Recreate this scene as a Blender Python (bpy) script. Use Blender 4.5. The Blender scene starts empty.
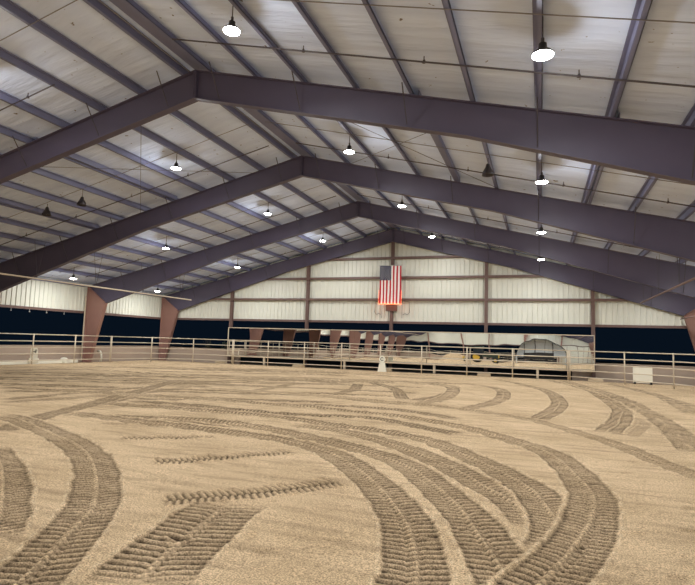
import bpy, bmesh, math, random
import numpy as np
from mathutils import Vector, Matrix, noise
R = random.Random(7)
S = bpy.context.scene
COL = S.collection
PI = math.pi

# ------------------------------------------------------------ camera, world, exposure
F_PX, YAW, PITCH, ROLL = 539.03, -0.3451, 0.0927, 0.0306
CAM = Vector((9.671, 0.0, 1.82))
fw = Vector((math.sin(YAW)*math.cos(PITCH), math.cos(YAW)*math.cos(PITCH), math.sin(PITCH)))
rt = Vector((math.cos(YAW), -math.sin(YAW), 0)); up = rt.cross(fw)
r2 = rt*math.cos(ROLL)+up*math.sin(ROLL); u2 = -rt*math.sin(ROLL)+up*math.cos(ROLL)
cd = bpy.data.cameras.new('camera'); cam = bpy.data.objects.new('camera', cd); COL.objects.link(cam)
M = Matrix((r2, u2, -fw)).transposed().to_4x4(); M.translation = CAM; cam.matrix_world = M
cd.sensor_fit = 'HORIZONTAL'; cd.sensor_width = 36; cd.lens = 36*F_PX/695; cd.clip_end = 500; cd.clip_start = .05
S.camera = cam
w = bpy.data.worlds.new('night'); S.world = w; w.use_nodes = True
w.node_tree.nodes['Background'].inputs[0].default_value = (.0018, .0042, .0085, 1)
w.node_tree.nodes['Background'].inputs[1].default_value = 1.0
S.view_settings.view_transform = 'Standard'; S.view_settings.look = 'None'
S.view_settings.gamma = 1; S.view_settings.use_curve_mapping = False
S.view_settings.exposure = 0.42
LAMP_W, LAMP_UP_W = 80, 36
LAMP_COL = (.965, .985, 1.0)

# ------------------------------------------------------------ dimensions
B = 7.62; Y1 = 13.007; H = 9.784; SL = .2475; W = 19.06; HS = 3.353
FY = [Y1+B*k for k in range(-7, 4)]           # portal frames, back to far
YB, YF = FY[0]-.3, 36.17                       # back and far wall
def roof(x): return H - SL*abs(x)

# ------------------------------------------------------------ materials
def rgb(r, g, b):
    f = lambda c: ((c/255+.055)/1.055)**2.4 if c > 10 else c/255/12.92
    return (f(r), f(g), f(b), 1)
def mat(name, col, rough=.6, metal=0, emit=None, es=0, var=0, scale=3, bump=0, bscale=40, spec=.5):
    m = bpy.data.materials.new(name); m.use_nodes = True
    nt = m.node_tree; b = nt.nodes['Principled BSDF']
    b.inputs['Base Color'].default_value = col; b.inputs['Roughness'].default_value = rough
    b.inputs['Metallic'].default_value = metal; b.inputs['Specular IOR Level'].default_value = spec
    if emit: b.inputs['Emission Color'].default_value = emit; b.inputs['Emission Strength'].default_value = es
    tc = nt.nodes.new('ShaderNodeTexCoord')
    if var:
        n = nt.nodes.new('ShaderNodeTexNoise'); n.inputs['Scale'].default_value = scale; n.inputs['Detail'].default_value = 5
        nt.links.new(tc.outputs['Object'], n.inputs['Vector'])
        mx = nt.nodes.new('ShaderNodeMix'); mx.data_type = 'RGBA'
        mx.inputs['A'].default_value = tuple(c*(1-var) for c in col[:3])+(1,)
        mx.inputs['B'].default_value = tuple(min(1, c*(1+var)) for c in col[:3])+(1,)
        nt.links.new(n.outputs[0], mx.inputs['Factor']); nt.links.new(mx.outputs['Result'], b.inputs['Base Color'])
    if bump:
        n = nt.nodes.new('ShaderNodeTexNoise'); n.inputs['Scale'].default_value = bscale; n.inputs['Detail'].default_value = 3
        nt.links.new(tc.outputs['Object'], n.inputs['Vector'])
        bp = nt.nodes.new('ShaderNodeBump'); bp.inputs['Strength'].default_value = bump; bp.inputs['Distance'].default_value = .02
        nt.links.new(n.outputs[0], bp.inputs['Height']); nt.links.new(bp.outputs[0], b.inputs['Normal'])
    return m
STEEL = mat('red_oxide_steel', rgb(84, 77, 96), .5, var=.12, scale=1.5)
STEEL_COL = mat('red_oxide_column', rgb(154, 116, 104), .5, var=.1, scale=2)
PURL = mat('purlin_steel', rgb(116, 118, 146), .5, var=.1, scale=1)
RIB = mat('white_ribbed_sheet', rgb(222, 222, 208), .45, var=.07, scale=.5)
TRIM = mat('brown_trim', rgb(112, 88, 80), .5, var=.1)
KICK = mat('tan_kick_wall', rgb(178, 158, 140), .8, var=.08, scale=1.2, bump=.2)
PIPE = mat('pale_fence_pipe', rgb(205, 190, 165), .45, var=.1, scale=4)
ROD = mat('dark_rod', rgb(72, 66, 72), .5, var=.1)
CABLE = mat('grey_cable', rgb(128, 124, 128), .6)
GALV = mat('galvanised', rgb(190, 188, 182), .4, .3, var=.1)
WHITE = mat('white_plastic', rgb(240, 236, 218), .5, var=.03)
BLACK = mat('black_paint', rgb(24, 24, 26), .5, var=.1)
CONC = mat('concrete', rgb(196, 178, 150), .9, var=.12, scale=6, bump=.3)
LAMPBODY = mat('lamp_housing', rgb(60, 60, 64), .5, .2, var=.1)
LENS = mat('lamp_lens', rgb(250, 250, 245), .4, emit=(1, .96, .86, 1), es=60)
LENS_OFF = mat('dark_lamp_shade', rgb(58, 54, 58), .4, .2, var=.1)
RED = mat('flag_red', rgb(176, 30, 40), .7, var=.06); FWHITE = mat('flag_white', rgb(235, 228, 222), .7, var=.03)
BLUE = mat('flag_blue', rgb(16, 26, 62), .7, var=.06)
GLOW = mat('red_string_light', rgb(255, 90, 50), .5, emit=(1, .2, .08, 1), es=3.5)
LEAF = mat('leaf_green', rgb(96, 106, 62), .6, var=.25, scale=9)
BARK = mat('stem_brown', rgb(80, 66, 50), .8, var=.2)
DGREEN = mat('tractor_paint', rgb(40, 56, 44), .4, var=.1); TYRE = mat('tyre_rubber', rgb(30, 30, 30), .85, var=.2, bump=.3)
YEL = mat('yellow_paint', rgb(214, 178, 60), .4, var=.05)
GLASS = mat('cab_glass', rgb(40, 50, 58), .05, spec=.8)
CANVAS = mat('pale_canvas', rgb(222, 228, 232), .6, var=.04)
EARTH = mat('outside_earth', rgb(60, 54, 46), .95, var=.3, scale=.6, bump=.4, bscale=4)

def roof_material():
    m = mat('roof_insulation', rgb(212, 202, 194), .75); nt = m.node_tree; b = nt.nodes['Principled BSDF']
    g = nt.nodes.new('ShaderNodeNewGeometry')
    mp = nt.nodes.new('ShaderNodeMapping'); mp.inputs['Scale'].default_value = (.25, 1.6, .3)
    nt.links.new(g.outputs['Position'], mp.inputs['Vector'])
    n = nt.nodes.new('ShaderNodeTexNoise'); n.inputs['Scale'].default_value = 1.6; n.inputs['Detail'].default_value = 4
    nt.links.new(mp.outputs[0], n.inputs['Vector'])
    n2 = nt.nodes.new('ShaderNodeTexNoise'); n2.inputs['Scale'].default_value = 5; n2.inputs['Detail'].default_value = 3
    nt.links.new(g.outputs['Position'], n2.inputs['Vector'])
    cr = nt.nodes.new('ShaderNodeValToRGB')                     # scattered small dark punctures
    cr.color_ramp.elements[0].position = .71; cr.color_ramp.elements[0].color = (0, 0, 0, 1)
    cr.color_ramp.elements[1].position = .74; cr.color_ramp.elements[1].color = (1, 1, 1, 1)
    nt.links.new(n2.outputs[0], cr.inputs[0])
    mx = nt.nodes.new('ShaderNodeMix'); mx.data_type = 'RGBA'
    mx.inputs['A'].default_value = rgb(190, 202, 230); mx.inputs['B'].default_value = rgb(222, 234, 255)
    nt.links.new(n.outputs[0], mx.inputs['Factor'])
    m2 = nt.nodes.new('ShaderNodeMix'); m2.data_type = 'RGBA'; m2.inputs['B'].default_value = rgb(110, 100, 98)
    nt.links.new(cr.outputs[0], m2.inputs['Factor']); nt.links.new(mx.outputs['Result'], m2.inputs['A'])
    nt.links.new(m2.outputs['Result'], b.inputs['Base Color'])
    bp = nt.nodes.new('ShaderNodeBump'); bp.inputs['Strength'].default_value = .8; bp.inputs['Distance'].default_value = .16
    nt.links.new(n.outputs[0], bp.inputs['Height']); nt.links.new(bp.outputs[0], b.inputs['Normal'])
    return m
ROOF = roof_material()

def sand_material():
    m = mat('arena_sand', rgb(200, 170, 124), .95, spec=.15); nt = m.node_tree; b = nt.nodes['Principled BSDF']
    g = nt.nodes.new('ShaderNodeNewGeometry')
    at = nt.nodes.new('ShaderNodeAttribute'); at.attribute_name = 'shade_damp'
    n1 = nt.nodes.new('ShaderNodeTexNoise'); n1.inputs['Scale'].default_value = .7; n1.inputs['Detail'].default_value = 6
    n2 = nt.nodes.new('ShaderNodeTexNoise'); n2.inputs['Scale'].default_value = 70; n2.inputs['Detail'].default_value = 4; n2.inputs['Roughness'].default_value = .7
    mp = nt.nodes.new('ShaderNodeMapping'); mp.inputs['Scale'].default_value = (.35, 2.6, 1); mp.inputs['Rotation'].default_value = (0, 0, -.6)
    n3 = nt.nodes.new('ShaderNodeTexNoise'); n3.inputs['Scale'].default_value = 2.2; n3.inputs['Detail'].default_value = 5   # harrow streaks
    for n in (n1, n2): nt.links.new(g.outputs['Position'], n.inputs['Vector'])
    nt.links.new(g.outputs['Position'], mp.inputs['Vector']); nt.links.new(mp.outputs[0], n3.inputs['Vector'])
    def mix(a, bb, f, t='MIX'):
        x = nt.nodes.new('ShaderNodeMix'); x.data_type = 'RGBA'; x.blend_type = t
        for k, v in (('A', a), ('B', bb), ('Factor', f)):
            if hasattr(v, 'links') or hasattr(v, 'is_linked'): nt.links.new(v, x.inputs[k])
            else: x.inputs[k].default_value = v
        return x.outputs['Result']
    def ramp(src, a, c):
        r = nt.nodes.new('ShaderNodeMapRange'); r.inputs[1].default_value = a; r.inputs[2].default_value = c
        nt.links.new(src, r.inputs[0]); return r.outputs[0]
    c = mix(rgb(190, 165, 130), rgb(216, 190, 154), ramp(n1.outputs[0], .3, .7))
    c = mix(c, rgb(150, 128, 100), ramp(n3.outputs[0], .48, .85))
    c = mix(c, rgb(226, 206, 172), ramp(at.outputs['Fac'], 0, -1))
    c = mix(c, rgb(66, 52, 38), ramp(at.outputs['Fac'], 0, 1))  # groove shade painted into the colour, together with darker damp sand
    gr = nt.nodes.new('ShaderNodeMix'); gr.data_type = 'RGBA'; gr.blend_type = 'MULTIPLY'; gr.inputs['Factor'].default_value = 1
    cr = nt.nodes.new('ShaderNodeValToRGB'); cr.color_ramp.elements[0].position = .34; cr.color_ramp.elements[0].color = (.30, .28, .26, 1)
    cr.color_ramp.elements[1].position = .62; cr.color_ramp.elements[1].color = (1.42, 1.42, 1.42, 1)
    nt.links.new(n2.outputs[0], cr.inputs[0]); nt.links.new(c, gr.inputs['A']); nt.links.new(cr.outputs[0], gr.inputs['B'])
    nt.links.new(gr.outputs['Result'], b.inputs['Base Color'])
    bp = nt.nodes.new('ShaderNodeBump'); bp.inputs['Strength'].default_value = 1; bp.inputs['Distance'].default_value = .02
    nt.links.new(n2.outputs[0], bp.inputs['Height']); nt.links.new(bp.outputs[0], b.inputs['Normal'])
    return m
SAND = sand_material()

def mirror_material():
    m = mat('mirror', (.86, .87, .86, 1), .012, 1); nt = m.node_tree; b = nt.nodes['Principled BSDF']
    g = nt.nodes.new('ShaderNodeNewGeometry')
    mp = nt.nodes.new('ShaderNodeMapping'); mp.inputs['Scale'].default_value = (.8, 1, .35)
    nt.links.new(g.outputs['Position'], mp.inputs['Vector'])
    n = nt.nodes.new('ShaderNodeTexNoise'); n.inputs['Scale'].default_value = .9; n.inputs['Detail'].default_value = 1
    nt.links.new(mp.outputs[0], n.inputs['Vector'])
    bp = nt.nodes.new('ShaderNodeBump'); bp.inputs['Strength'].default_value = 1; bp.inputs['Distance'].default_value = .009
    nt.links.new(n.outputs[0], bp.inputs['Height']); nt.links.new(bp.outputs[0], b.inputs['Normal'])
    return m
MIRROR = mirror_material()

# ------------------------------------------------------------ mesh helpers
class MB:
    def __init__(s): s.v = []; s.f = []; s.m = []; s.mats = []
    def slot(s, m):
        if m not in s.mats: s.mats.append(m)
        return s.mats.index(m)
    def add(s, vs, fs, m):
        o = len(s.v); k = s.slot(m); s.v += [tuple(v) for v in vs]
        for f in fs: s.f.append(tuple(o+i for i in f)); s.m.append(k)
        return s
    def box(s, a, b, m):
        (x0, y0, z0), (x1, y1, z1) = a, b
        vs = [(x, y, z) for z in (z0, z1) for (x, y) in ((x0, y0), (x1, y0), (x1, y1), (x0, y1))]
        return s.add(vs, [(3, 2, 1, 0), (4, 5, 6, 7), (0, 1, 5, 4), (1, 2, 6, 5), (2, 3, 7, 6), (3, 0, 4, 7)], m)
    def hexa(s, bot, top, m):
        return s.add(list(bot)+list(top), [(3, 2, 1, 0), (4, 5, 6, 7), (0, 1, 5, 4), (1, 2, 6, 5), (2, 3, 7, 6), (3, 0, 4, 7)], m)
    def prism(s, pts, y0, y1, m):                         # pts in XZ
        n = len(pts); vs = [(x, y0, z) for x, z in pts]+[(x, y1, z) for x, z in pts]
        fs = [tuple(range(n)), tuple(range(2*n-1, n-1, -1))]+[(i, i+n, (i+1) % n+n, (i+1) % n) for i in range(n)]
        return s.add(vs, fs, m)
    def tube(s, a, b, r, m, n=8, r1=None):
        a = Vector(a); b = Vector(b); d = (b-a).normalized(); r1 = r if r1 is None else r1
        p = d.orthogonal().normalized(); q = d.cross(p)
        vs = [a+(p*math.cos(t)+q*math.sin(t))*r for t in [2*PI*i/n for i in range(n)]]
        vs += [b+(p*math.cos(t)+q*math.sin(t))*r1 for t in [2*PI*i/n for i in range(n)]]
        fs = [(i, (i+1) % n, (i+1) % n+n, i+n) for i in range(n)]+[tuple(range(n-1, -1, -1)), tuple(range(n, 2*n))]
        return s.add(vs, fs, m)
    def path(s, pts, r, m, n=8):
        pts = [Vector(p) for p in pts]; vs = []; L = len(pts)
        for i, p in enumerate(pts):
            d = (pts[min(i+1, L-1)]-pts[max(i-1, 0)]).normalized(); a = d.cross(Vector((0, 0, 1)))
            if a.length < .1: a = Vector((1, 0, 0))
            a.normalize(); b = a.cross(d)
            vs += [p+(a*math.cos(2*PI*k/n)+b*math.sin(2*PI*k/n))*r for k in range(n)]
        fs = [(i*n+k, i*n+(k+1) % n, (i+1)*n+(k+1) % n, (i+1)*n+k) for i in range(L-1) for k in range(n)]
        fs += [tuple(range(n-1, -1, -1)), tuple((L-1)*n+k for k in range(n))]
        return s.add(vs, fs, m)
    def lathe(s, prof, c, m, n=20):
        vs = [(c[0]+r*math.cos(2*PI*k/n), c[1]+r*math.sin(2*PI*k/n), c[2]+z) for r, z in prof for k in range(n)]
        L = len(prof); fs = [(i*n+k, i*n+(k+1) % n, (i+1)*n+(k+1) % n, (i+1)*n+k) for i in range(L-1) for k in range(n)]
        fs += [tuple(range(n-1, -1, -1)), tuple((L-1)*n+k for k in range(n))]
        return s.add(vs, fs, m)
    def build(s, name, parent=None, loc=None, smooth=False, bevel=0):
        me = bpy.data.meshes.new(name); me.from_pydata(s.v, [], s.f)
        for m in s.mats: me.materials.append(m)
        me.polygons.foreach_set('material_index', s.m)
        bm = bmesh.new(); bm.from_mesh(me); bmesh.ops.recalc_face_normals(bm, faces=bm.faces); bm.to_mesh(me); bm.free()
        if smooth: me.shade_smooth()
        me.update(); o = bpy.data.objects.new(name, me); COL.objects.link(o)
        if parent: o.parent = parent
        if loc: o.location = loc
        if bevel:
            b = o.modifiers.new('bevel', 'BEVEL'); b.width = bevel; b.segments = 2; b.limit_method = 'ANGLE'
        return o
def tag(o, label, cat, group=None, kind=None):
    o['label'] = label; o['category'] = cat
    if group: o['group'] = group
    if kind: o['kind'] = kind
    return o
def thing(name, label, cat, loc=(0, 0, 0), rz=0, group=None):
    o = bpy.data.objects.new(name, None); COL.objects.link(o); o.location = loc; o.rotation_euler = (0, 0, rz)
    o.empty_display_size = .2
    return tag(o, label, cat, group)
def structure(o, label=None):
    o['kind'] = 'structure'
    if label: o['label'] = label
    return o
def copy_tree(o, parent=None):
    c = o.copy(); COL.objects.link(c)
    if parent: c.parent = parent
    for ch in list(o.children): copy_tree(ch, c)
    return c
ORD = ['first', 'second', 'third', 'fourth', 'fifth', 'sixth', 'seventh', 'eighth', 'ninth', 'tenth', 'eleventh', 'twelfth', 'thirteenth', 'fourteenth', 'fifteenth']

# ------------------------------------------------------------ floor: sand with tractor tracks (height field in metres)
TR = {
'h1':[(-2.67,15.1),(-0.49,15.9),(2.21,16.95),(4.78,16.5),(7.45,16.21)],
'h2':[(-1.99,12.78),(0.75,13.97),(2.86,14.27),(4.73,14.96),(6.42,14.62),(7.76,13.93)],
'h3':[(-0.63,11.95),(1.77,12.4),(3.73,12.47),(5.66,12.97),(7.3,12.08),(8.09,11.61)],
'd1':[(1.67,25.14),(3.81,26.24),(5.99,24.54),(6.3,20.36),(5.76,17.56)],
'd2':[(2.28,24.29),(4.06,21.63),(5.36,17.78)],
'd3':[(-0.21,22.03),(-0.06,18.81),(0.05,16.32)],
'd4':[(1.9,23.41),(2.72,20.53),(2.87,18.2)],
'l1':[(-14.44,18.76),(-12.82,22.12),(-7.55,22.59),(-3.89,22.87)],
'l2':[(-10.78,15.94),(-7.19,18.67),(-2.27,20.16),(1.7,22.25)],
'l3':[(-6.99,13.02),(-4.96,13.88),(-3.75,15.73),(-3.68,18.88),(-2.06,23.09)],
'l4':[(-4.17,10.85),(-3.99,11.88),(-3.95,12.93),(-3.74,14.88)],
'l6':[(0.2,7.48),(-0.31,8.48),(-1.02,9.98),(-1.96,13.66)],
'l7':[(-0.71,9.61),(1.11,10.09),(3.68,10.19)],
'l9':[(-1.24,12.54),(0.77,12.63),(2.38,12.38)],
'e1':[(13.49,31.99),(14.33,25.96),(14.06,19.15)],
'e2':[(11.74,28.66),(11.96,19.24),(11.6,15.61),(10.98,13.44)],
'e3':[(11.48,17.48),(12.1,16.27),(11.36,13.15)],
'f5':[(-16.94,20.69),(-11.75,26.0),(-2.07,30.03),(5.11,29.3)],
'f1':[(-13.61,18.13),(-9.23,20.85),(-3.04,23.28),(1.54,22.66)],
'f2':[(-9.34,14.83),(-5.97,17.28),(0.0,19.38),(5.35,20.49)],
'f3':[(-6.11,12.35),(-3.66,13.87),(-0.13,14.24),(3.61,15.58)],
'f4':[(-3.63,10.43),(-3.04,11.76),(-2.52,13.94),(-2.58,17.76)],
'c1':[(3.58,25.51),(5.64,24.7),(6.35,22.2),(6.47,18.6),(6.05,16.54)],
'c2':[(5.91,27.63),(7.8,25.17),(8.34,21.71),(8.21,18.56),(7.61,16.26)],
'c3':[(7.27,32.27),(9.71,26.1),(10.28,20.57),(10.05,17.46),(9.57,14.97)],
'c4':[(10.0,34.0),(11.7,27.73),(12.04,20.02),(11.74,16.66),(11.05,13.44)],
'c5':[(10.88,34.0),(12.43,24.82),(12.72,17.28),(12.38,11.7)],
'c6':[(13.23,33.2),(14.16,27.52),(14.63,21.28)],
't8':[(-7.81,16.86),(-1.09,17.25),(3.64,17.1),(8.51,15.66),(10.77,12.56),(11.52,10.54),(11.93,9.27)],
's1':[(1.05,8.98),(1.59,9.39),(2.2,9.75)],
's2':[(2.6,7.86),(3.94,8.92)],
's3':[(4.33,6.64),(5.07,7.34),(5.86,8.28)],
's4':[(5.68,5.16),(6.44,5.84),(7.23,6.83)],
's5':[(6.40,5.45),(6.56,4.66),(6.69,3.96),(6.88,3.38)],
't4':[(-0.84,9.92),(1.9,9.58),(3.79,9.5),(5.67,8.98),(6.76,8.11),(7.63,6.97),(8.23,5.92),(8.54,5.12),(8.76,4.23),(8.83,3.82),(8.84,3.2)],
't5':[(1.26,10.35),(3.87,10.37),(6.45,9.19),(7.73,8.23),(8.73,6.52),(9.15,5.48),(9.36,4.84),(9.48,4.34),(9.55,3.6)],
't6b':[(4.53,11.1),(5.88,10.65),(7.18,9.76),(8.3,8.52),(9.06,7.41),(9.46,6.72),(9.68,6.03)],
't6':[(-1.52,11.7),(3.01,11.88),(5.68,11.37),(7.45,10.68),(8.77,9.01),(9.49,7.75),(9.75,6.89),(9.85,6.1),(9.78,5.3)],
'diag':[(0.21,7.47),(-0.38,8.6),(-0.89,9.68),(-1.77,11.96),(-3.22,15.51),(-4.75,19.01)],
'leftbig':[(-1.63,8.89),(-0.1,8.36),(2.4,7.11),(3.92,6.01),(5.03,4.85),(5.59,3.98),(6.08,3.12),(6.21,2.6)],
'leftlow':[(1.44,6.35),(2.94,5.39),(3.75,4.8),(4.49,4.17),(5.08,3.58)],
't7':[(-5.23,13.4),(0.11,13.97),(4.76,13.96),(7.55,13.03),(9.32,11.12),(9.96,9.8),(10.25,7.96),(10.2,6.71),(9.93,5.42),(9.69,4.71),(9.51,4.11),(9.2,3.2)],
}
WID = {'s1':.3,'s2':.3,'s3':.34,'s4':.42,'f1':.5,'f2':.5,'f3':.5,'f4':.5,'f5':.6,'diag':.5,'t8':.45,'s5':.8,'c1':.52,'c2':.52,'c3':.52,'c4':.55,'c5':.6,'c6':.5}
STR = {'h1':.8,'h2':.8,'h3':.9,'d1':.8,'d2':.8,'d3':.6,'d4':.7,'l1':.8,'l2':.8,'l3':.8,'l4':.7,'l6':.8,'l7':.9,'l9':.8,'e1':.7,'e2':.0,'e3':.5,'f1':.7,'f2':.7,'f3':.8,'f4':.5,'f5':.7,'c1':.8,'c2':.9,'c3':1,'c4':1,'c5':.9,'c6':.6,'diag':.8,'t8':.8,'s1':.7}
TRX = {}
for k in range(22):                                     # long shallow passes over the far left half
    x = R.uniform(-16, -3); y = 14.5+k*.85+R.uniform(-.3, .3); a = math.radians(20+R.uniform(-6, 5)); L = R.uniform(7, 15); bend = R.uniform(-.8, .8)
    if y > 31 or x < -16.5: continue
    TRX['x%d' % k] = [(x+L*q*math.cos(a)-bend*q*q*math.sin(a), y-2+L*q*math.sin(a)+bend*q*q*math.cos(a)) for q in (0, .33, .66, 1)]
    TRX['x%d' % k] = [p for p in TRX['x%d' % k] if p[1] < 33.5 and p[0] < 9] 
TRX = {k: v for k, v in TRX.items() if len(v) > 2}; TRX.update(TR); TR = TRX
RES = .0125; RX0, RY0, RX1, RY1 = -18, 2, 17, 35
rh = np.zeros((int((RY1-RY0)/RES), int((RX1-RX0)/RES)), np.float32); rm = np.zeros_like(rh)
def spline(pts, step):
    P = np.array([pts[0]]+list(pts)+[pts[-1]], float); P[0] = 2*P[1]-P[2]; P[-1] = 2*P[-2]-P[-3]
    out = []
    for i in range(1, len(P)-2):
        n = int(np.linalg.norm(P[i+1]-P[i])/.05)+2
        for t in np.linspace(0, 1, n, endpoint=False):
            a, b, c, d = P[i-1], P[i], P[i+1], P[i+2]
            out.append(.5*((2*b)+(-a+c)*t+(2*a-5*b+4*c-d)*t*t+(-a+3*b-3*c+d)*t**3))
    out = np.array(out+[P[-2]]); s = np.r_[0, np.cumsum(np.linalg.norm(np.diff(out, axis=0), axis=1))]
    q = np.arange(0, s[-1], step); return np.c_[np.interp(q, s, out[:, 0]), np.interp(q, s, out[:, 1])], q
rng = np.random.default_rng(3)
for name, pts in TR.items():
    far_ = name[0] in 'xhlfd' and name[:4] != 'left'; thin = name in ('s1', 's2', 's3', 's4')
    wd = WID.get(name, .46 if far_ else .54); st = STR.get(name, 1.0)
    P, s = spline(pts, .008); T = np.gradient(P, axis=0); T /= np.linalg.norm(T, axis=1)[:, None]+1e-9; Nn = np.c_[-T[:, 1], T[:, 0]]
    u = np.arange(-wd/2-.14, wd/2+.14, .008)
    wob = np.convolve(rng.normal(0, 1, len(s)+40), np.ones(41)/41, 'valid')[:len(s)]*.06
    U, Sg = np.meshgrid(u, s); E = wd/2+wob[:, None]*np.sign(U)
    au = np.abs(U); sp = .105 if not thin else .085
    ph = ((Sg+au*.14+(U > 0)*sp*.5) % sp)/sp
    bars = np.clip(np.sin(ph*2*PI)*1.8+.35, -1, 1)
    mid = np.exp(-((U-.02*np.sin(Sg*1.7))/.026)**2)
    inside = 1/(1+np.exp((au-E)/.010))
    h = inside*(-.024+.021*bars*(1-mid)+mid*(.030+.014*np.sin(Sg/sp*2*PI)))-.012*np.exp(-((au-.055)/.018)**2)*inside
    berm = np.exp(-((au-E-.035)/.020)**2)*(.012+.012*np.sin(Sg*9+au*7)+.008*np.sin(Sg*31)+rng.normal(0, .003, U.shape))
    lump = .55+.45*np.sin(Sg/sp*2*PI); m = inside*(.80-.62*bars*(1-mid)-1.15*mid*lump)+.3*np.exp(-((au-E+.02)/.02)**2)-(.3+.25*np.sin(Sg*23+au*9))*np.exp(-((au-E-.035)/.017)**2)  # m: painted tone, shaded and damp grooves dark, ridges and berms pale
    if thin:
        dots = np.exp(-(U/.032)**2)*(.5+.5*np.sin(Sg/sp*2*PI))
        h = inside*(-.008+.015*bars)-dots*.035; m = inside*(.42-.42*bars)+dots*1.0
    fade = np.clip(np.minimum(s, s[-1]-s)/(.1 if thin else .35), 0, 1)[:, None]*st
    X = P[:, None, 0]+Nn[:, None, 0]*U; Y = P[:, None, 1]+Nn[:, None, 1]*U
    ix = ((X-RX0)/RES).astype(int); iy = ((Y-RY0)/RES).astype(int)
    ok = (ix >= 0) & (iy >= 0) & (ix < rh.shape[1]) & (iy < rh.shape[0])
    cov = np.clip(inside+np.exp(-((au-E-.045)/.03)**2), 0, 1)*np.clip(fade*1.3, 0, 1)
    val = (h+berm)*fade; mv = np.clip(m, -.6, 1)*fade
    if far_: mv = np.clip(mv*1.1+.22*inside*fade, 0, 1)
    iy, ix, cov, val, mv = iy[ok], ix[ok], cov[ok], val[ok], mv[ok]
    o = np.argsort(cov, kind='stable'); iy, ix, cov, val, mv = iy[o], ix[o], cov[o], val[o], mv[o]
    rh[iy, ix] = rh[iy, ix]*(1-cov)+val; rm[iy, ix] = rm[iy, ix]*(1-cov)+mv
# boot and hoof dents, small clods
yy, xx = np.mgrid[0:rh.shape[0], 0:rh.shape[1]]
def dent(x, y, a, b, ang, dep, ring):
    i0 = int((y-RY0)/RES); j0 = int((x-RX0)/RES); k = 36
    if i0 < k or j0 < k or i0 > rh.shape[0]-k-1 or j0 > rh.shape[1]-k-1: return
    sub = (slice(i0-k, i0+k), slice(j0-k, j0+k))
    dx = (xx[sub]-j0)*RES; dy = (yy[sub]-i0)*RES; c, s_ = math.cos(ang), math.sin(ang)
    q = ((dx*c+dy*s_)/a)**2+((-dx*s_+dy*c)/b)**2
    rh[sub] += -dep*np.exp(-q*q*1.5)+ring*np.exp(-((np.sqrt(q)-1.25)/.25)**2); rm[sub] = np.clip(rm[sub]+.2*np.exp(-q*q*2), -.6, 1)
for x, y, a, ang in [(10.55,6.3,.13,.3),(10.9,5.7,.14,1.2),(11.1,6.6,.12,.2),(10.7,5.15,.15,.8),(10.35,8.3,.10,.4),(7.45,4.35,.13,.3),(7.15,4.6,.10,1.9),(9.15,3.9,.12,.5),
                     (8.75,5.3,.12,.2),(10.0,5.6,.12,1.5),(11.3,7.5,.12,.9),(11.6,8.6,.12,.2),(10.9,9.2,.12,.6),(6.6,4.3,.14,.1),(5.2,3.4,.12,.4)]:
    dent(x, y, a, a*.5, ang, .022, .008)
for k in range(170):
    x = R.uniform(-2, 13); y = R.uniform(3, 16); dent(x, y, R.uniform(.03, .1), R.uniform(.02, .05), R.uniform(0, 3), R.uniform(-.012, .014), .003)
def lane(segs):
    out = []
    for a, b, d in segs: out += list(np.arange(a, b-1e-6, d))
    return np.array(out+[segs[-1][1]])
gx = lane([(-W+.2, -6, .09), (-6, 1.5, .045), (1.5, 12.2, .0165), (12.2, W-.2, .07)])
gyv = lane([(YB+.35, 2, .8), (2, 3, .05), (3, 7.5, .0135), (7.5, 14, .025), (14, 22, .05), (22, 34.95, .09)])
NX, NY = len(gx), len(gyv); XX, YY = np.meshgrid(gx, gyv)
def sample(a):
    fx = np.clip((XX-RX0)/RES-.5, 0, a.shape[1]-2); fy = np.clip((YY-RY0)/RES-.5, 0, a.shape[0]-2)
    i = fx.astype(int); j = fy.astype(int); tx = fx-i; ty = fy-j
    v = (a[j, i]*(1-tx)+a[j, i+1]*tx)*(1-ty)+(a[j+1, i]*(1-tx)+a[j+1, i+1]*tx)*ty
    return np.where((YY > RY0) & (XX > RX0+.1) & (XX < RX1-.1) & (YY < RY1-.1), v, 0)
def vnoise(sc, seed):
    g = np.random.default_rng(seed).random((400, 400)); fx = (XX+60)/sc % 399; fy = (YY+60)/sc % 399
    i = fx.astype(int); j = fy.astype(int); tx = fx-i; ty = fy-j; tx = tx*tx*(3-2*tx); ty = ty*ty*(3-2*ty)
    return (g[j, i]*(1-tx)+g[j, i+1]*tx)*(1-ty)+(g[j+1, i]*(1-tx)+g[j+1, i+1]*tx)*ty-.5
ZZ = sample(rh)+vnoise(1.3, 1)*.035+vnoise(.35, 2)*.012+vnoise(.09, 3)*.006+vnoise(.045, 4)*.003
edge = np.clip(np.minimum(np.minimum(XX-gx[0], gx[-1]-XX), np.minimum(YY-gyv[0], gyv[-1]-YY))/.5, 0, 1)
ZZ = ZZ*edge
me = bpy.data.meshes.new('floor'); me.vertices.add(NX*NY)
me.vertices.foreach_set('co', np.c_[XX.ravel(), YY.ravel(), ZZ.ravel()].astype(np.float32).ravel())
idx = np.arange(NX*NY).reshape(NY, NX); q = np.stack([idx[:-1, :-1], idx[:-1, 1:], idx[1:, 1:], idx[1:, :-1]], -1).reshape(-1, 4)
nf = len(q); me.loops.add(nf*4); me.loops.foreach_set('vertex_index', q.ravel().astype(np.int32))
me.polygons.add(nf); me.polygons.foreach_set('loop_start', (np.arange(nf)*4).astype(np.int32))
me.update(calc_edges=True); me.shade_smooth()
at = me.attributes.new('shade_damp', 'FLOAT', 'POINT'); at.data.foreach_set('value', sample(rm).astype(np.float32).ravel())
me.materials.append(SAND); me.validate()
floor = bpy.data.objects.new('floor', me); COL.objects.link(floor); structure(floor, 'tan sand riding surface printed with tractor tyre tracks')
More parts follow.
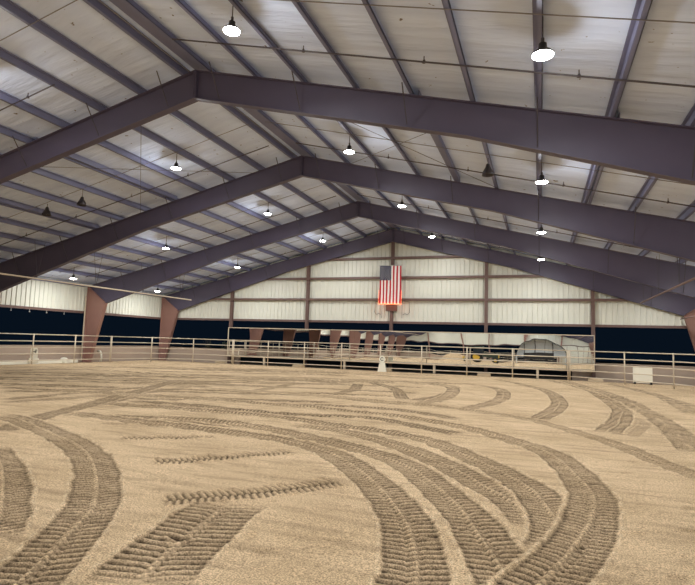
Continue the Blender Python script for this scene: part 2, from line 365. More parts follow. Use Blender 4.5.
g = MB(); g.box((-70, -80, -.6), (70, 110, -.12), EARTH); structure(g.build('ground'), 'dark earth outside the open sides')

# ------------------------------------------------------------ ceiling
mb = MB()
for sx in (-1, 1):
    for i in range(len(FY)-1):
        nx = 52; ny = 16; vs = []
        for a in range(nx+1):
            x = sx*(W+.15)*a/nx
            for b in range(ny+1):
                y = FY[i]+(FY[i+1]-FY[i])*b/ny
                if i == 0 and b == 0: y = YB-.02
                if i == len(FY)-2 and b == ny: y = YF+.02
                sag = .03*(abs(math.sin(PI*x/1.53)))*(1-abs(2*b/ny-1)**6)
                vs.append((x, y, roof(x)+.24-sag))
        fs = [(a*(ny+1)+b, (a+1)*(ny+1)+b, (a+1)*(ny+1)+b+1, a*(ny+1)+b+1) for a in range(nx) for b in range(ny)]
        mb.add(vs, fs, ROOF)
    mb.add([(0, YB-.2, H+.34), (sx*(W+.3), YB-.2, roof(W+.3)+.34), (sx*(W+.3), YF+.2, roof(W+.3)+.34), (0, YF+.2, H+.34)], [(0, 1, 2, 3)], RIB)
structure(mb.build('ceiling', smooth=True), 'pale insulation blanket under both roof slopes')

# ------------------------------------------------------------ walls of ribbed sheet
def ribbed(name, a, b, z0, ztop, inward, pitch=.305):
    """a,b = (x,y) ends; ztop(t) gives height; ribs project toward inward side"""
    mb = MB(); A = Vector(a); Bv = Vector(b); L = (Bv-A).length; d = (Bv-A)/L; n = Vector(inward); prof = []
    s = 0
    while s < L:
        for ds, off in ((0, .0), (pitch*.70, .0), (pitch*.76, .045), (pitch*.94, .045)):
            if s+ds < L: prof.append((s+ds, off))
        s += pitch
    prof.append((L, 0)); vs = []
    for s_, off in prof:
        p = A+d*s_+n*off; vs += [(p.x, p.y, z0), (p.x, p.y, ztop(p))]
    mb.add(vs, [(2*i, 2*i+2, 2*i+3, 2*i+1) for i in range(len(prof)-1)], RIB)
    vs = [];  # outer skin
    for p in (A-n*.06, Bv-n*.06): vs += [(p.x, p.y, z0), (p.x, p.y, ztop(p)-.02)]
    mb.add(vs, [(0, 2, 3, 1)], RIB) if ztop(A) == ztop(Bv) else None
    return structure(mb.build(name))
gt = lambda p: roof(p.x)+.22
ribbed('wall_far', (-W-.1, YF), (W+.1, YF), HS, gt, (0, -1))
ribbed('wall_back', (W+.1, YB), (-W-.1, YB), HS, gt, (0, 1))
ribbed('wall_left', (-W-.12, YB), (-W-.12, YF), HS, lambda p: roof(W)+.2, (1, 0))
ribbed('wall_right', (W+.12, YF), (W+.12, YB), HS, lambda p: roof(W)+.2, (-1, 0))
tn = 0
for a, b in [((-W-.2, YF-.07, HS-.12), (W+.2, YF+.1, HS+.03)), ((-W-.2, YB-.1, HS-.12), (W+.2, YB+.07, HS+.03)),
             ((-W-.22, YB, HS-.12), (-W-.04, YF, HS+.03)), ((W+.04, YB, HS-.12), (W+.22, YF, HS+.03))]:
    tn += 1; m = MB(); m.box(a, b, TRIM); structure(m.build('trim_%d' % tn))
m = MB(); 
for i in range(5): m.box((12.4+i*1.3, YB+.0, 0), (13.64+i*1.3, YB+.05, HS-.14), RIB)
for i in range(6): m.box((12.34+i*1.3, YB+.0, 0), (12.42+i*1.3, YB+.09, HS-.14), TRIM)
structure(m.build('door_1'), 'pale panelled sliding door in the back wall')
# low kick walls round the open base of the building
def kick(name, a, b):
    m = MB(); m.box(a, b, KICK); (x0, y0, z0), (x1, y1, z1) = a, b
    m.box((x0-.03, y0-.03, z1), (x1+.03, y1+.03, z1+.05), KICK); structure(m.build(name), 'low tan wall below the open side')
kick('wall_left', (-W-.3, YB, -.3), (-W-.14, YF+.2, 1.04)); kick('wall_right', (W+.14, YB, -.3), (W+.3, YF+.2, 1.04))
kick('wall_far', (-W-.1, YF+.02, -.3), (-11.9, YF+.18, 1.0)); kick('wall_far', (11.5, YF+.02, -.3), (W+.1, YF+.18, 1.0))
kick('wall_back', (-W-.1, YB-.2, -.3), (-1, YB-.04, 1.0)); 

# ------------------------------------------------------------ portal frames
A_K, Z_K = 1.5835, 3.938
def knee_bot(x):                                    # soffit height of rafter
    x = abs(x); xk = W-A_K; t = x/xk
    dep = .88 if x < 8 else .88+(x-8)/(xk-8)*(roof(xk)-Z_K-.88)
    return roof(x)-dep
def make_frame():
    t = thing('portal_frame', '', 'roof frame')
    for sx in (-1, 1):
        bot = [(0, knee_bot(0)), (8, knee_bot(8)), (W-A_K, Z_K)]
        m = MB()
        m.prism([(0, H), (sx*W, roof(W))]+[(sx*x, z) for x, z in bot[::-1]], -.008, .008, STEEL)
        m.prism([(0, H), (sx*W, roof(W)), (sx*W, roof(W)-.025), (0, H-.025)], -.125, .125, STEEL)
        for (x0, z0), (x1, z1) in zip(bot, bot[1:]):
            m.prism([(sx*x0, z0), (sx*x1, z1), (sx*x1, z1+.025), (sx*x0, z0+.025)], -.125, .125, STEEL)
        for x in ([.03] if sx > 0 else [.03]):
            m.prism([(sx*(x-.02), roof(x)-.02), (sx*(x+.02), roof(x)-.02), (sx*(x+.02), knee_bot(x)+.02), (sx*(x-.02), knee_bot(x)+.02)], -.12, .12, STEEL)
        m.build('rafter', t)
        m = MB(); xb = W-.55
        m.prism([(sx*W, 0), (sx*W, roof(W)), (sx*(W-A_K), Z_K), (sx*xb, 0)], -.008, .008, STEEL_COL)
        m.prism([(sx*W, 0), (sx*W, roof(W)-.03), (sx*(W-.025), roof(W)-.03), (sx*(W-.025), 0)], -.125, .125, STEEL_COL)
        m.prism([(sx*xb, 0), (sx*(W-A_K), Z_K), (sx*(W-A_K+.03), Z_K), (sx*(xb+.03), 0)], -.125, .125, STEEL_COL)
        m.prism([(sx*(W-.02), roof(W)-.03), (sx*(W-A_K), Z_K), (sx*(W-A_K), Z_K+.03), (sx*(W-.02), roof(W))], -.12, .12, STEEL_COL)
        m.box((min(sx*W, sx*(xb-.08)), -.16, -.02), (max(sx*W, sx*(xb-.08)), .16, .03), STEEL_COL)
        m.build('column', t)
        for x in (.9, 3.5, 6.5, 9.62, 12.7, 15.8):
            m = MB(); zb = knee_bot(x)+.05
            m.tube((sx*x, -.12, zb+.02), (sx*x, -.72, roof(x)+.02), .017, ROD, 5)
            m.tube((sx*x, .12, zb+.02), (sx*x, .72, roof(x)+.02), .017, ROD, 5)
            m.build('flange_brace', t)
    return t
fl = {3: 'brown steel portal frame at the far gable wall, farthest and smallest', 2: 'brown steel portal frame one bay before the far wall, left column second from the corner',
      1: 'brown steel portal frame, second from the camera, crossing the middle of the roof', 0: 'big brown steel portal frame nearest the camera, across the upper picture',
      }
proto = make_frame()
for i, y in enumerate(FY):
    k = i-7; o = proto if i == 0 else copy_tree(proto); o.location = (0, y, 0)
    if k >= 0: o['label'] = fl[k]; o['group'] = 'steel portal frames'
    else:
        o['label'] = 'brown steel portal frame behind the camera, its column %s from left in the mirror' % ORD[2-1-k if 2-1-k < 15 else 14]
        o['group'] = 'steel portal frames'
# ------------------------------------------------------------ purlins
def purlin(x, y0, y1, label, dz=0):
    m = MB(); z = roof(x)+.21+dz; s = 1 if x > 0 else -1; n = 10
    m.box((x-.012, y0, z-.2), (x+.012, y1, z), PURL)
    xx_ = sorted((x, x-s*.085)); m.box((xx_[0], y0, z-.02), (xx_[1], y1, z), PURL)
    xx_ = sorted((x, x+s*.085)); m.box((xx_[0], y0, z-.205), (xx_[1], y1, z-.185), PURL)
    xx_ = sorted((x+s*.085, x+s*.07)); m.box((xx_[0], y0, z-.205), (xx_[1], y1, z-.155), PURL)
    o = m.build('purlin'); return tag(o, label, 'purlin', 'roof purlins')
PX = [.42, 2.0, 3.5, 5.03, 6.56, 8.1, 9.64, 11.17, 12.7, 14.2, 15.75, 17.3]
for s, side in ((-1, 'left'), (1, 'right')):
    for i, x in enumerate(PX):
        lab = 'grey steel purlin running beside the roof ridge on its %s' % side if i == 0 else 'grey steel roof purlin, %s down the %s slope from the ridge' % (ORD[i], side)
        purlin(s*x, YB+.06, YF-.06, lab)
for s in (-1, 1):
    for x in (6.56, 11.17):
        m = MB(); xa = s*x+.19; z = roof(xa)+.205
        m.box((xa-.012, Y1+.05, z-.2), (xa+.012, Y1+B-.05, z), PURL); m.box((xa-.09, Y1+.05, z-.2), (xa, Y1+B-.05, z-.185), PURL)
        tag(m.build('purlin'), 'extra purlin doubled beside the %s one of the %s slope, second bay' % ('fifth' if x < 8 else 'eighth', 'left' if s < 0 else 'right'), 'purlin', 'roof purlins')
m = MB(); m.box((-.16, YB+.06, H+.12), (.16, YF-.06, H+.17), PURL); m.tube((-.28, YB+.1, H+.03), (-.28, YF-.1, H+.03), .018, CABLE, 6)
tag(m.build('ridge_closure'), 'grey steel ridge strip with a thin conduit running between the ridge purlins', 'ridge strip')
# eave struts
for s, side in ((-1, 'left'), (1, 'right')):
    m = MB(); m.box((s*(W-.02)-.06, YB+.06, roof(W)-.05), (s*(W-.02)+.06, YF-.06, roof(W)+.12), PURL)
    tag(m.build('eave_strut'), 'steel eave strut along the top of the %s side wall' % side, 'eave strut', 'eave struts')
# thin rods and conduits hung below the purlins across each slope
BAY = {0: 'in the bay over the camera', 1: 'in the bay past the nearest frame', 2: 'in the bay past the second frame', 3: 'in the farthest bay'}
for k in range(0, 4):
    yk = Y1+B*k
    for s, side in ((-1, 'left'), (1, 'right')):
        m = MB(); m.tube((s*.5, yk-3.95, H-.14), (s*17.4, yk-3.95, roof(17.4)-.02), .012, CABLE, 5)
        m.tube((s*.3, yk-3.95, H-.1), (s*.5, yk-3.95, H-.14), .012, CABLE, 5)
        tag(m.build('cable'), 'thin light cable across the %s roof slope %s' % (side, BAY[k]), 'cable', 'roof cables')
        m = MB(); m.tube((s*(.6 if s > 0 or k else 3.4), yk-1.95, roof(.6 if s > 0 or k else 3.4)-.03), (s*17.4, yk-1.95, roof(17.4)-.03), .02, ROD, 6)
        for x in (4.4, 7.3, 10.4, 13.4):
            m.lathe([(.02, -.06), (.045, -.05), (.03, 0), (.012, .03), (.012, .1)], (s*x, yk-1.95, roof(x)), ROD, 8)
        tag(m.build('sprinkler_pipe'), 'dark sprinkler pipe crossing the %s roof slope %s' % (side, BAY[k]), 'pipe', 'roof pipes')
# crossed tension rods in the second bay
for s, side in ((-1, 'left'), (1, 'right')):
    t = thing('cross_brace', 'pair of thin crossed tension rods under the %s roof slope in the second bay' % side, 'brace', group='cross braces')
    for a, b, dz in (((2.2, Y1+.2), (8.3, Y1+B-.2), .05), ((8.3, Y1+.2), (2.2, Y1+B-.2), .08)):
        m = MB(); m.tube((s*a[0], a[1], roof(a[0])-dz), (s*b[0], b[1], roof(b[0])-dz), .009, ROD, 5); m.build('rod', t)
# long pipes near both eaves
for s, side, x, z, ye in ((-1, 'left', 13.9, 4.52, 32.5), (1, 'right', 14.7, 4.40, 32.3)):
    t = thing('suspended_pipe', 'long thin pipe hung just below the rafters along the %s side' % side, 'pipe', (s*x, ye, z), group='suspended pipes')
    m = MB(); m.tube((0, YB+.5-ye, 0), (0, 0, 0), .04, PIPE if s < 0 else TRIM, 8); m.build('tube', t)
    for y in [31.3-3.81*k for k in range(6)]:
        m = MB()
        for dy in (-.3, .3): m.tube((0, y-ye, .03), (0, y-ye+dy, roof(x)+.05-z), .010, ROD, 5)
        m.build('hanger', t)
m = MB(); m.tube((17.3, YB+.3, 3.76), (17.3, YF-.4, 3.76), .035, TRIM, 8)
tag(m.build('eave_pipe'), 'thin pipe passing under the right hand frame knees', 'pipe')

# ------------------------------------------------------------ far wall columns, girts
names = ['leftmost', 'second from left', 'middle', 'second from right', 'rightmost']
for j, k in enumerate(range(-2, 3)):
    x = k*6.347; m = MB(); zt = roof(x)-.05; y0, y1 = YF-.27, YF-.045
    m.box((x-.1, y0, 0), (x+.1, y0+.012, zt), TRIM); m.box((x-.1, y1-.012, 0), (x+.1, y1, zt), TRIM); m.box((x-.006, y0, 0), (x+.006, y1, zt), TRIM)
    tag(m.build('wall_column'), 'brown steel wall column, %s of the five on the far gable%s' % (names[j], ', behind the flag' if k == 0 else ''), 'column', 'far wall columns')
    m = MB(); m.hexa([(x-.42, 34.68, -.05), (x+.42, 34.68, -.05), (x+.42, 35.05, -.05), (x-.42, 35.05, -.05)], [(x-.38, 34.70, .17), (x+.38, 34.70, .17), (x+.38, 35.03, .17), (x-.38, 35.03, .17)], CONC)
    tag(m.build('concrete_block'), 'low concrete block on the sand in front of the %s far wall column' % names[j], 'block', 'concrete blocks')
for z, nm in ((4.88, 'lowest'), (6.4, 'middle'), (7.78, 'topmost')):
    xm = (H-z)/SL-.1; xm = min(xm, W-.1)
    xs = [-xm]+[k*6.347 for k in range(-2, 3) if abs(k*6.347) < xm]+[xm]
    for a, b in zip(xs, xs[1:]):
        if b-a < .4: continue
        m = MB(); m.box((a+.11, YF-.24, z-.01), (b-.11, YF-.04, z+.01), TRIM); m.box((a+.11, YF-.25, z-.075), (b-.11, YF-.235, z+.075), TRIM); m.box((a+.11, YF-.055, z-.075), (b-.11, YF-.04, z+.075), TRIM)
        c = (a+b)/2; pos = 'at the far left end' if a == -xm and xm > 10 else 'at the far right end' if b == xm and xm > 10 else 'left of the flag column' if -6.5 < c < 0 else 'right of the flag column' if 0 < c < 6.5 else 'in the left bay' if c < 0 else 'in the right bay'
        tag(m.build('wall_girt'), 'brown horizontal girt on the far gable, %s row, %s' % (nm, pos), 'girt', 'far wall girts')
# back wall columns (seen in the mirror)
for j, k in enumerate(range(-2, 3)):
    x = k*6.347; m = MB(); m.box((x-.1, YB+.05, 0), (x+.1, YB+.27, roof(x)-.1), STEEL_COL)
    tag(m.build('wall_column'), 'steel column of the back wall seen in the mirror, %s' % names[::-1][j], 'column', 'back wall columns')

# ------------------------------------------------------------ lamps
def lamp_model(lit=True):
    t = thing('high_bay_lamp', '', 'lamp')
    m = MB(); m.lathe([(.05, .22), (.08, .2), (.09, .06), (.17, .03), (.225, -.02), (.23, -.05), (.215, -.05), (.21, -.03)], (0, 0, 0), LAMPBODY if lit else LENS_OFF, 24)
    m.build('housing', t, smooth=True)
    m = MB(); m.lathe([(.212, -.04), (.21, -.062), (.12, -.095), (.01, -.105)], (0, 0, 0), LENS, 24); m.build('lens', t, smooth=True)
    m = MB(); m.tube((0, 0, .2), (0, 0, .75), .014, ROD, 6); m.tube((0, 0, .22), (0, 0, .3), .035, ROD, 8); m.build('hanger', t)
    return t
lp = lamp_model()
LD = bpy.data.lights.new('lamp_down', 'AREA'); LD.shape = 'DISK'; LD.size = .40; LD.energy = LAMP_W; LD.color = LAMP_COL; LD.spread = PI
LU = bpy.data.lights.new('lamp_glow', 'POINT'); LU.shadow_soft_size = .12; LU.energy = LAMP_UP_W; LU.color = LAMP_COL
rows = [(-16.75, 'leftmost row by the left eave'), (-10.15, 'second row from the left'), (-3.8, 'row just left of the ridge'), (3.42, 'row just right of the ridge'), (9.72, 'row over the right side'), (16.4, 'row by the right eave')]
dist = {0: 'nearest the camera', 1: 'second from the camera', 2: 'third from the camera', 3: 'farthest of its row'}
first = True
LD2 = LD.copy(); LD2.energy *= .55; LU2 = LU.copy(); LU2.energy *= .55        # the eave rows are the weaker lamps
def place_lamp(x, y, z, label, group):
    global first
    o = lp if first else copy_tree(lp); first = False
    o.location = (x, y, z); o['label'] = label; o['group'] = group; o.scale = (.84, .84, .84)
    o.children[[c.name.startswith('hanger') for c in o.children].index(True)].scale = (1, 1, (roof(x)+.22-z)/.75/.84)
    for D, dz in ((LD2 if abs(x) > 12 else LD, -.115), (LU2 if abs(x) > 12 else LU, -.17)):
        l = bpy.data.objects.new('lamp_light', D); COL.objects.link(l); l.parent = o; l.location = (0, 0, dz)
OFF = {(-10.15, 0), (-10.15, 1), (-16.75, 0), (-16.75, 1)}
for x, rn in rows:
    for k in range(-7, 4):
        y = 9.5+B*k
        if y < YB+2 or (x, k) in OFF and k >= 0: continue
        z = roof(x)-.45 if abs(x) > 5 else 8.47
        if k >= 0: place_lamp(x, y, z, 'lit white high bay lamp, %s, %s' % (dist[k], rn), 'lit high bay lamps')
        else: place_lamp(x, y, z, 'lit high bay lamp behind the camera, unseen in the picture', 'high bay lamps behind the camera')
def dark_lamp(x, y, z, label):
    t = thing('bell_lamp', label, 'lamp', (x, y, z), group='unlit bell lamps'); t.scale = (.8, .8, .8)
    m = MB(); m.lathe([(.03, .42), (.07, .4), (.10, .28), (.2, .1), (.24, -.05), (.22, -.05), (.18, .08)], (0, 0, 0), LENS_OFF, 20); m.build('shade', t, smooth=True)
    m = MB(); m.tube((0, 0, .4), (0, 0, (roof(x)+.18-z)/.8), .014, ROD, 6); m.build('hanger', t)
dark_lamp(-8.45, 17.1, 7.25, 'unlit dark bell shaped lamp on the left slope, right of the pair')
dark_lamp(-10.37, 17.1, 6.92, 'unlit dark bell shaped lamp on the left slope, left of the pair')
dark_lamp(8.12, 17.1, 7.26, 'unlit dark bell shaped lamp hanging right of the ridge, left of a lit lamp')

# ------------------------------------------------------------ mirror on the far side
t = thing('arena_mirror', 'long wavy wall mirror standing before the far wall, framed by thin pale edging', 'mirror', (0, 35.2, .58), rz=-.0045)
TILT = -.006; x0, x1, hh = -12.4, 12.66, 2.07; npn = 10
for i in range(npn):
    a = x0+(x1-x0)*i/npn; b = x0+(x1-x0)*(i+1)/npn-.004; m = MB(); dy = -TILT*hh
    m.hexa([(a, 0, 0), (b, 0, 0), (b, .03, 0), (a, .03, 0)], [(a, dy, hh), (b, dy, hh), (b, dy+.03, hh), (a, dy+.03, hh)], MIRROR); m.build('mirror_panel', t)
for nm, a, b in (('frame_rail', (x0-.03, -.02, -.05), (x1+.03, .06, -.005)), ('frame_rail', (x0-.03, -.035, hh+.005), (x1+.03, .04, hh+.05))):
    m = MB(); m.box(a, b, PIPE); m.build(nm, t)
for x in (x0-.03, x1): m = MB(); m.box((x, -.03, 0), (x+.03, .05, hh), PIPE); m.build('frame_stile', t)
for x in (-9.31, -3.06, 3.16, 9.5): m = MB(); m.box((x-.07, -.02, -.58), (x+.07, .12, -.05), PIPE); m.build('support_leg', t)
for x in (-11.6, -6.2, 0, 6.2, 11.6): m = MB(); m.tube((x, .05, 1.0), (x, YF-35.2-.26 if abs(x) < 1 else YF-35.2-.1, 1.0), .03, ROD, 6) if False else None

# ------------------------------------------------------------ pipe fence
HZ = [1.75, 1.36, 1.0, .62, .24]
def fence(label, pts, name='pipe_fence'):
    t = thing(name, label, 'fence', (pts[0][0], pts[0][1], 0), group='pipe fence runs'); o = Vector((pts[0][0], pts[0][1], 0))
    for i, (x, y) in enumerate(pts):
        m = MB(); m.tube((x-o.x, y-o.y, -.05), (x-o.x, y-o.y, 1.79), .036, PIPE, 10); m.build('post', t, smooth=True)
    for z in HZ:
        m = MB(); m.path([(x-o.x, y-o.y, z) for x, y in pts], .027, PIPE, 8); m.build('rail', t, smooth=True)
LX = -17.95
fence('pale pipe rail fence along the left side of the arena', [(LX, 29.4-3.0*k) for k in range(0, 23)][::-1])
fence('pale pipe rail fence curving round the far left corner', [(LX+.0, 29.48), (-17.0, 32.4), (-14.7, 34.2), (-11.46, 34.4)])
fence('pale pipe rail fence along the far end, in front of the mirror', [(x, 34.4) for x in (-11.36, -8.55, -5.74, -2.99, -.27, 2.49, 5.35, 8.07, 11.19)])
fence('pale pipe rail fence curving round the far right corner, by the white board', [(11.29, 34.4), (14.0, 33.1), (16.0, 31.4), (17.3, 28.9), (LX*-1, 26.1)])
fence('pale pipe rail fence along the right side, outside the picture edge', [(-LX, 26.0-3.0*k) for k in range(22)])
fence('pale pipe rail fence along the back end behind the camera', [(LX+.1, -36.7)]+[(-16+2.9*k, -37) for k in range(12)]+[(-LX-.1, -37)])

# ------------------------------------------------------------ flag with string lights
t = thing('flag', 'large american flag hung vertically on the middle column of the far wall', 'flag', (0, 35.50, 4.56))
fwid, fh = 1.54, 2.60
def fy(x, z): return .03*math.sin(x*9+z*1.2)-.02*math.cos(z*3)
def cloth(name, xa, xb, za, zb, m_):
    m = MB(); nx, nz = 4 if xb-xa < .3 else 14, 16; vs = []
    for th in (0, .012):
        for i in range(nx+1):
            for j in range(nz+1):
                x = xa+(xb-xa)*i/nx; z = za+(zb-za)*j/nz; vs.append((x, fy(x, z)+th, z))
    n1 = (nx+1)*(nz+1)
    fs = [(o+i*(nz+1)+j, o+(i+1)*(nz+1)+j, o+(i+1)*(nz+1)+j+1, o+i*(nz+1)+j+1) for o in (0, n1) for i in range(nx) for j in range(nz)]
    m.add(vs, fs, m_); return m.build(name, t, smooth=True)
sw = fwid/13; ctop = fh; cbot = fh*.62
for i in range(13):
    xa = -fwid/2+i*sw; cloth('stripe', xa, xa+sw, 0, fh if i > 6 else cbot, RED if i % 2 == 0 else FWHITE)
canton = cloth('canton', -fwid/2, -fwid/2+7*sw, cbot, ctop, BLUE)
cw = 7*sw; chh = ctop-cbot
for c in range(9):
    for r_ in range(11):
        if (c+r_) % 2: continue
        x = -fwid/2+cw*(c+1)/10; z = cbot+chh*(r_+1)/12; y = fy(x, z)-.006
        pts = [(x+(.040 if q % 2 == 0 else .017)*math.sin(PI*q/5), y, z+(.040 if q % 2 == 0 else .017)*math.cos(PI*q/5)) for q in range(10)]
        m = MB(); m.add(pts+[(px, py+.004, pz) for px, py, pz in pts], [tuple(range(10)), tuple(range(19, 9, -1))]+[(q, (q+1) % 10, (q+1) % 10+10, q+10) for q in range(10)], FWHITE); m.build('star', canton)
m = MB(); m.tube((-fwid/2-.05, .0, fh+.03), (fwid/2+.05, .0, fh+.03), .02, GALV, 8); m.build('flag_pole', t)
m = MB(); m.tube((-fwid/2-.03, .0, -.03), (fwid/2+.03, .0, -.03), .012, GLOW, 6)
for i in range(0, 14, 1): m.lathe([(.003, -.03), (.03, -.02), (.03, .02), (.003, .03)], (-fwid/2+i*sw, -.03, -.02), GLOW, 8)
for i in range(9): 
    for x in (-fwid/2-.03, fwid/2+.03): m.lathe([(.003, -.02), (.016, -.01), (.016, .01), (.003, .02)], (x, -.02, .05+i*.1), GLOW, 6)
m.build('string_light', t)
for i in range(7):
    l = bpy.data.lights.new('string_glow', 'POINT'); l.energy = .7; l.color = (1, .22, .08); l.shadow_soft_size = .05
    lo = bpy.data.objects.new('string_glow', l); COL.objects.link(lo); lo.parent = t; lo.location = (-fwid/2+.06+i*.237, -.13, -.08)
m = MB(); m.box((-.38, YF-.36, 4.06), (.44, YF-.275, 4.5), TRIM); m.box((-.34, YF-.38, 4.1), (.02, YF-.355, 4.46), TRIM)
tag(m.build('junction_box', bevel=.01), 'brown metal box fixed to the column just below the flag', 'junction box')
for s, sd in ((-1, 'left'), (1, 'right')):
    m = MB(); m.path([(s*.8, YF-.1, 4.8), (s*1.22, YF-.1, 4.72), (s*1.24, YF-.1, 4.0), (s*1.1, YF-.1, 3.84), (s*.95, YF-.1, 3.92), (s*.78, YF-.1, 3.85)], .014, ROD, 6)
    m.tube((s*.72, YF-.1, 4.8), (s*.72, YF-.1, 3.6), .012, ROD, 6)
    tag(m.build('wire_loop'), 'dark wire drooping on the far wall under the flag, %s of the column' % sd, 'wire', 'wires under the flag')

# ------------------------------------------------------------ markers and small things on the ground
def letter_c(mb, x, y, z, r, m_):
    pts = [(x+r*math.cos(a), y, z+r*math.sin(a)) for a in [math.radians(40+28*i) for i in range(11)]]
    for p, q in zip(pts, pts[1:]): mb.tube(p, q, .022, m_, 6)
t = thing('letter_marker', 'white stepped marker with a black letter C at the middle of the far fence', 'marker', (-.06, 34.18, 0))
m = MB(); m.hexa([(-.28, -.12, -.01), (.28, -.12, -.01), (.28, .12, -.01), (-.28, .12, -.01)], [(-.23, -.10, .3), (.23, -.10, .3), (.23, .10, .3), (-.23, .10, .3)], WHITE); m.build('base', t, bevel=.01)
m = MB(); m.hexa([(-.22, -.09, .31), (.22, -.09, .31), (.22, .09, .31), (-.22, .09, .31)], [(-.17, -.07, .6), (.17, -.07, .6), (.17, .07, .6), (-.17, .07, .6)], WHITE); m.build('upper_block', t, bevel=.01)
m = MB(); vs = [(.2*math.cos(a), 0, .82+.22*math.sin(a)) for a in [2*PI*i/20 for i in range(20)]]
m.add([(x, -.05, z) for x, y, z in vs]+[(x, -.02, z) for x, y, z in vs], [tuple(range(20)), tuple(range(39, 19, -1))]+[(i, (i+1) % 20, (i+1) % 20+20, i+20) for i in range(20)], WHITE)
pl = m.build('letter_plate', t); m = MB(); letter_c(m, 0, -.055, .82, .1, BLACK); m.build('letter', pl)
t = thing('letter_marker', 'white upright marker post with a small dark letter at the left fence', 'marker', (-18.35, 23.85, 0), rz=1.0)
m = MB(); m.box((-.26, -.12, 0), (.26, .12, .36), WHITE); m.build('base', t, bevel=.02)
m = MB(); m.box((-.19, -.05, .36), (.19, .05, .82), WHITE); vs = [(.19*math.cos(a), .82+.19*math.sin(a)) for a in [PI*i/12 for i in range(13)]]; m.prism(vs, -.05, .05, WHITE); pl = m.build('letter_plate', t)
m = MB(); m.tube((-.08, -.06, .60), (-.08, -.06, .86), .02, BLACK, 6); m.tube((.08, -.06, .60), (.08, -.06, .86), .02, BLACK, 6); m.tube((-.08, -.06, .73), (.08, -.06, .73), .02, BLACK, 6); m.build('letter', pl)
m = MB(); m.box((-18.62, 15.0, 0), (-18.46, 27.2, .2), WHITE)
tag(m.build('ground_board', bevel=.01), 'low white board lying along the foot of the left fence', 'board')
m = MB(); m.lathe([(.24, 0), (.25, .12), (.22, .25), (.13, .34), (.02, .37)], (0, 0, 0), WHITE, 18)
m.box((-.3, -.22, 0), (.3, .22, .06), WHITE)
o = m.build('white_tub', loc=(-18.55, 26.2, 0), smooth=False); tag(o, 'white upturned rounded tub at the end of the white ground board', 'tub')
m = MB(); m.path([(-.36, 0, .72), (-.12, 0, .72), (-.02, 0, .55), (0, 0, .3), (-.02, 0, .02)], .07, WHITE, 8)
o = m.build('bent_pipe', loc=(-18.45, 29.15, 0), smooth=True); tag(o, 'short bent white pipe standing near the left fence by a column', 'pipe')
t = thing('white_board', 'white square board standing behind the fence at the far right', 'board', (15.1, 34.5, 0))
m = MB(); m.box((-.50, -.03, .06), (.48, .03, .98), WHITE); m.build('panel', t, bevel=.01)
for x in (-.42, .40): m = MB(); m.box((x-.05, -.12, -.02), (x+.05, .12, .1), BLACK); m.build('foot', t)
m = MB(); m.path([(-W+.0, 28.06, 4.4), (-W-.0, 28.06, 3.2), (-W+.02, 28.04, 3.1), (-W+.02, 28.04, .1)], .045, PIPE, 8)
tag(m.build('downspout'), 'pale downpipe against the outer edge of the second left column from the corner', 'pipe')
for k, y in enumerate((21.6, 22.7, 23.9, 25.1, 26.4)):
    m = MB(); m.tube((-W+.0, y, HS-.12), (-W+.0, y, HS-.24), .012, GALV, 5); m.lathe([(.01, -.04), (.04, -.03), (.04, .0), (.01, .02)], (-W, y, HS-.25), GALV, 8)
    tag(m.build('hook'), 'small metal hook below the left wall sheeting, %s from the picture edge' % ORD[k], 'hook', 'hooks under the left wall')

# shrubs outside the far left corner
def shrub(x, y, h_, sp, n, label):
    t = thing('shrub', label, 'shrub', (x, y, -.12), group='shrubs outside the corner'); st_ = MB(); lf = MB()
    for i in range(9):
        a = R.uniform(0, 2*PI); q = Vector((math.cos(a)*sp*R.uniform(.2, .8), math.sin(a)*sp*.5, h_*R.uniform(.6, 1)))
        st_.tube((0, 0, 0), q, .02, BARK, 5, .006)
        for j in range(n):
            c = q*R.uniform(.45, 1.05)+Vector((R.gauss(0, .14), R.gauss(0, .1), R.gauss(0, .1)))
            d = Vector((R.uniform(-1, 1), R.uniform(-1, 1), R.uniform(-.4, 1))).normalized(); s_ = d.cross(Vector((0, 0, 1)))*.03; L = d*R.uniform(.07, .13)
            lf.add([c, c+L*.5+s_, c+L, c+L*.5-s_], [(0, 1, 2, 3)], LEAF)
    st_.build('stem', t); lf.build('foliage', t)
shrub(-13.6, 37.3, 1.75, .9, 60, 'leafy green shrub outside the far left corner, beside the mirror end')
shrub(-15.6, 37.4, 1.9, .5, 14, 'sparse tall shrub outside the far left corner, left of the leafy one')

# ------------------------------------------------------------ behind the camera, seen in the mirror
m = MB(); N = 26; vs = []
for j in range(N+1):
    for i in range(N+1):
        x = -3.2+6.4*i/N; y = -2.6+5.2*j/N; q = math.hypot(x/3.2, y/2.6)
        vs.append((x, y, max(-.05, 1.5*(1-q)**1.0 if q < 1 else -.05)+(.1*noise.noise(Vector((x*1.5, y*1.5, 0))) if q < .9 else 0)))
m.add(vs, [(j*(N+1)+i, j*(N+1)+i+1, (j+1)*(N+1)+i+1, (j+1)*(N+1)+i) for j in range(N) for i in range(N)], SAND)
o = m.build('sand_pile', loc=(-5.2, -26, 0), smooth=True); tag(o, 'heap of sand seen in the middle of the mirror', 'sand pile')
t = thing('tractor', 'dark green tractor standing behind the camera, seen in the mirror', 'tractor', (1.0, -16, 0), rz=0)
m = MB(); m.box((-.2, -.45, .9), (2.2, .45, 1.6), DGREEN); m.box((2.2, -.4, .95), (2.3, .4, 1.5), YEL); m.build('hood', t, bevel=.05)
m = MB(); m.box((-1.4, -.7, .8), (-.2, .7, 1.3), DGREEN); m.box((-1.3, -.7, 2.45), (-.15, .7, 2.6), DGREEN)
for x in (-1.3, -.25):
    for y in (-.65, .6): m.box((x, y, 1.3), (x+.08, y+.05, 2.45), BLACK)
m.build('cab', t, bevel=.02)
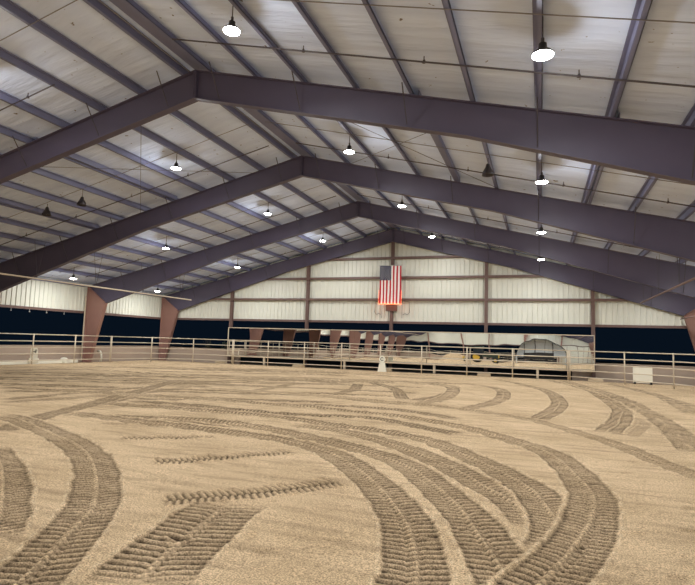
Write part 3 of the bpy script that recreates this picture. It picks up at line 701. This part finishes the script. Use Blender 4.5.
m = MB(); m.box((-1.25, -.62, 1.3), (-.25, .62, 2.4), GLASS); m.build('window_glass', t)
for x, rr in ((-1.0, .8), (1.7, .5)):
    for y in (-.95, .6):
        m = MB(); n = 24; prof = [(rr*.55, 0), (rr*.95, 0), (rr, .06), (rr, .29), (rr*.95, .35), (rr*.55, .35)]
        vs = [(x+r_*math.cos(2*PI*k/n), y+yy_, rr+r_*math.sin(2*PI*k/n)) for r_, yy_ in prof for k in range(n)]
        m.add(vs, [(i*n+k, i*n+(k+1) % n, (i+1)*n+(k+1) % n, (i+1)*n+k) for i in range(5) for k in range(n)], TYRE)
        wh = m.build('wheel', t, smooth=True); m = MB(); m.tube((x, y+.04, rr), (x, y+.31, rr), rr*.56, YEL, 20); m.build('hub', wh)
m = MB(); m.box((-3.6, -1.2, .35), (-1.9, 1.2, .5), DGREEN); m.box((-3.6, -1.2, .3), (-3.4, 1.2, .9), YEL)
for i in range(9): m.tube((-3.2, -1.1+i*.27, .4), (-3.3, -1.1+i*.27, .0), .03, BLACK, 5)
m.tube((-1.9, 0, .5), (-1.3, 0, .8), .06, BLACK, 6); m.build('harrow', t)
t = thing('hoop_shelter', 'pale hoop shelter with dark ribs at the back, seen right in the mirror', 'shelter', (9.0, -34.3, 0))
m = MB(); nseg = 16; pr = [(4.3*math.cos(PI*i/nseg), 1.2+3.2*math.sin(PI*i/nseg)) for i in range(nseg+1)]
vs = [(x, -1.2, z) for x, z in pr]+[(x, 1.6, z) for x, z in pr]+[(x*.985, -1.2, z-.04) for x, z in pr]+[(x*.985, 1.6, z-.04) for x, z in pr]; k = nseg+1
m.add(vs, [(o+i, o+i+1, o+k+i+1, o+k+i) for o in (0, 2*k) for i in range(nseg)]+[tuple(range(0, k))], CANVAS); m.build('cover', t)
for y in (-1.2, 1.6):
    m = MB(); m.path([(x, y, z) for x, z in pr], .07, BLACK, 6)
    m.build('hoop', t)
for s in (-4.3, 4.3): m = MB(); m.box((s-.05, -1.2, 0), (s+.05, 1.6, 1.25), CANVAS); m.build('side_skirt', t)
m = MB()
for x in (-2.6, -.9, .9, 2.6): m.tube((x, -1.15, 0), (x, -1.15, 1.2+3.2*math.sqrt(1-(x/4.3)**2)), .06, BLACK, 6)
m.build('end_strut', t)
t = thing('flatbed_trailer', 'dark flatbed trailer with high sides, seen below the hoop shelter in the mirror', 'trailer', (9.0, -30, 0))
m = MB(); m.box((-2.6, -1, .7), (2.6, 1, .9), BLACK); m.box((-2.6, -1, .9), (2.6, -.92, 1.9), BLACK); m.box((-2.6, .92, .9), (2.6, 1, 1.9), BLACK); m.box((-2.6, -1, .9), (-2.5, 1, 1.9), BLACK); m.build('bed', t)
for x in (-1.4, 1.4):
    for y in (-.85, .6): m = MB(); m.tube((x, y, .4), (x, y+.25, .4), .4, TYRE, 18); m.build('wheel', t)
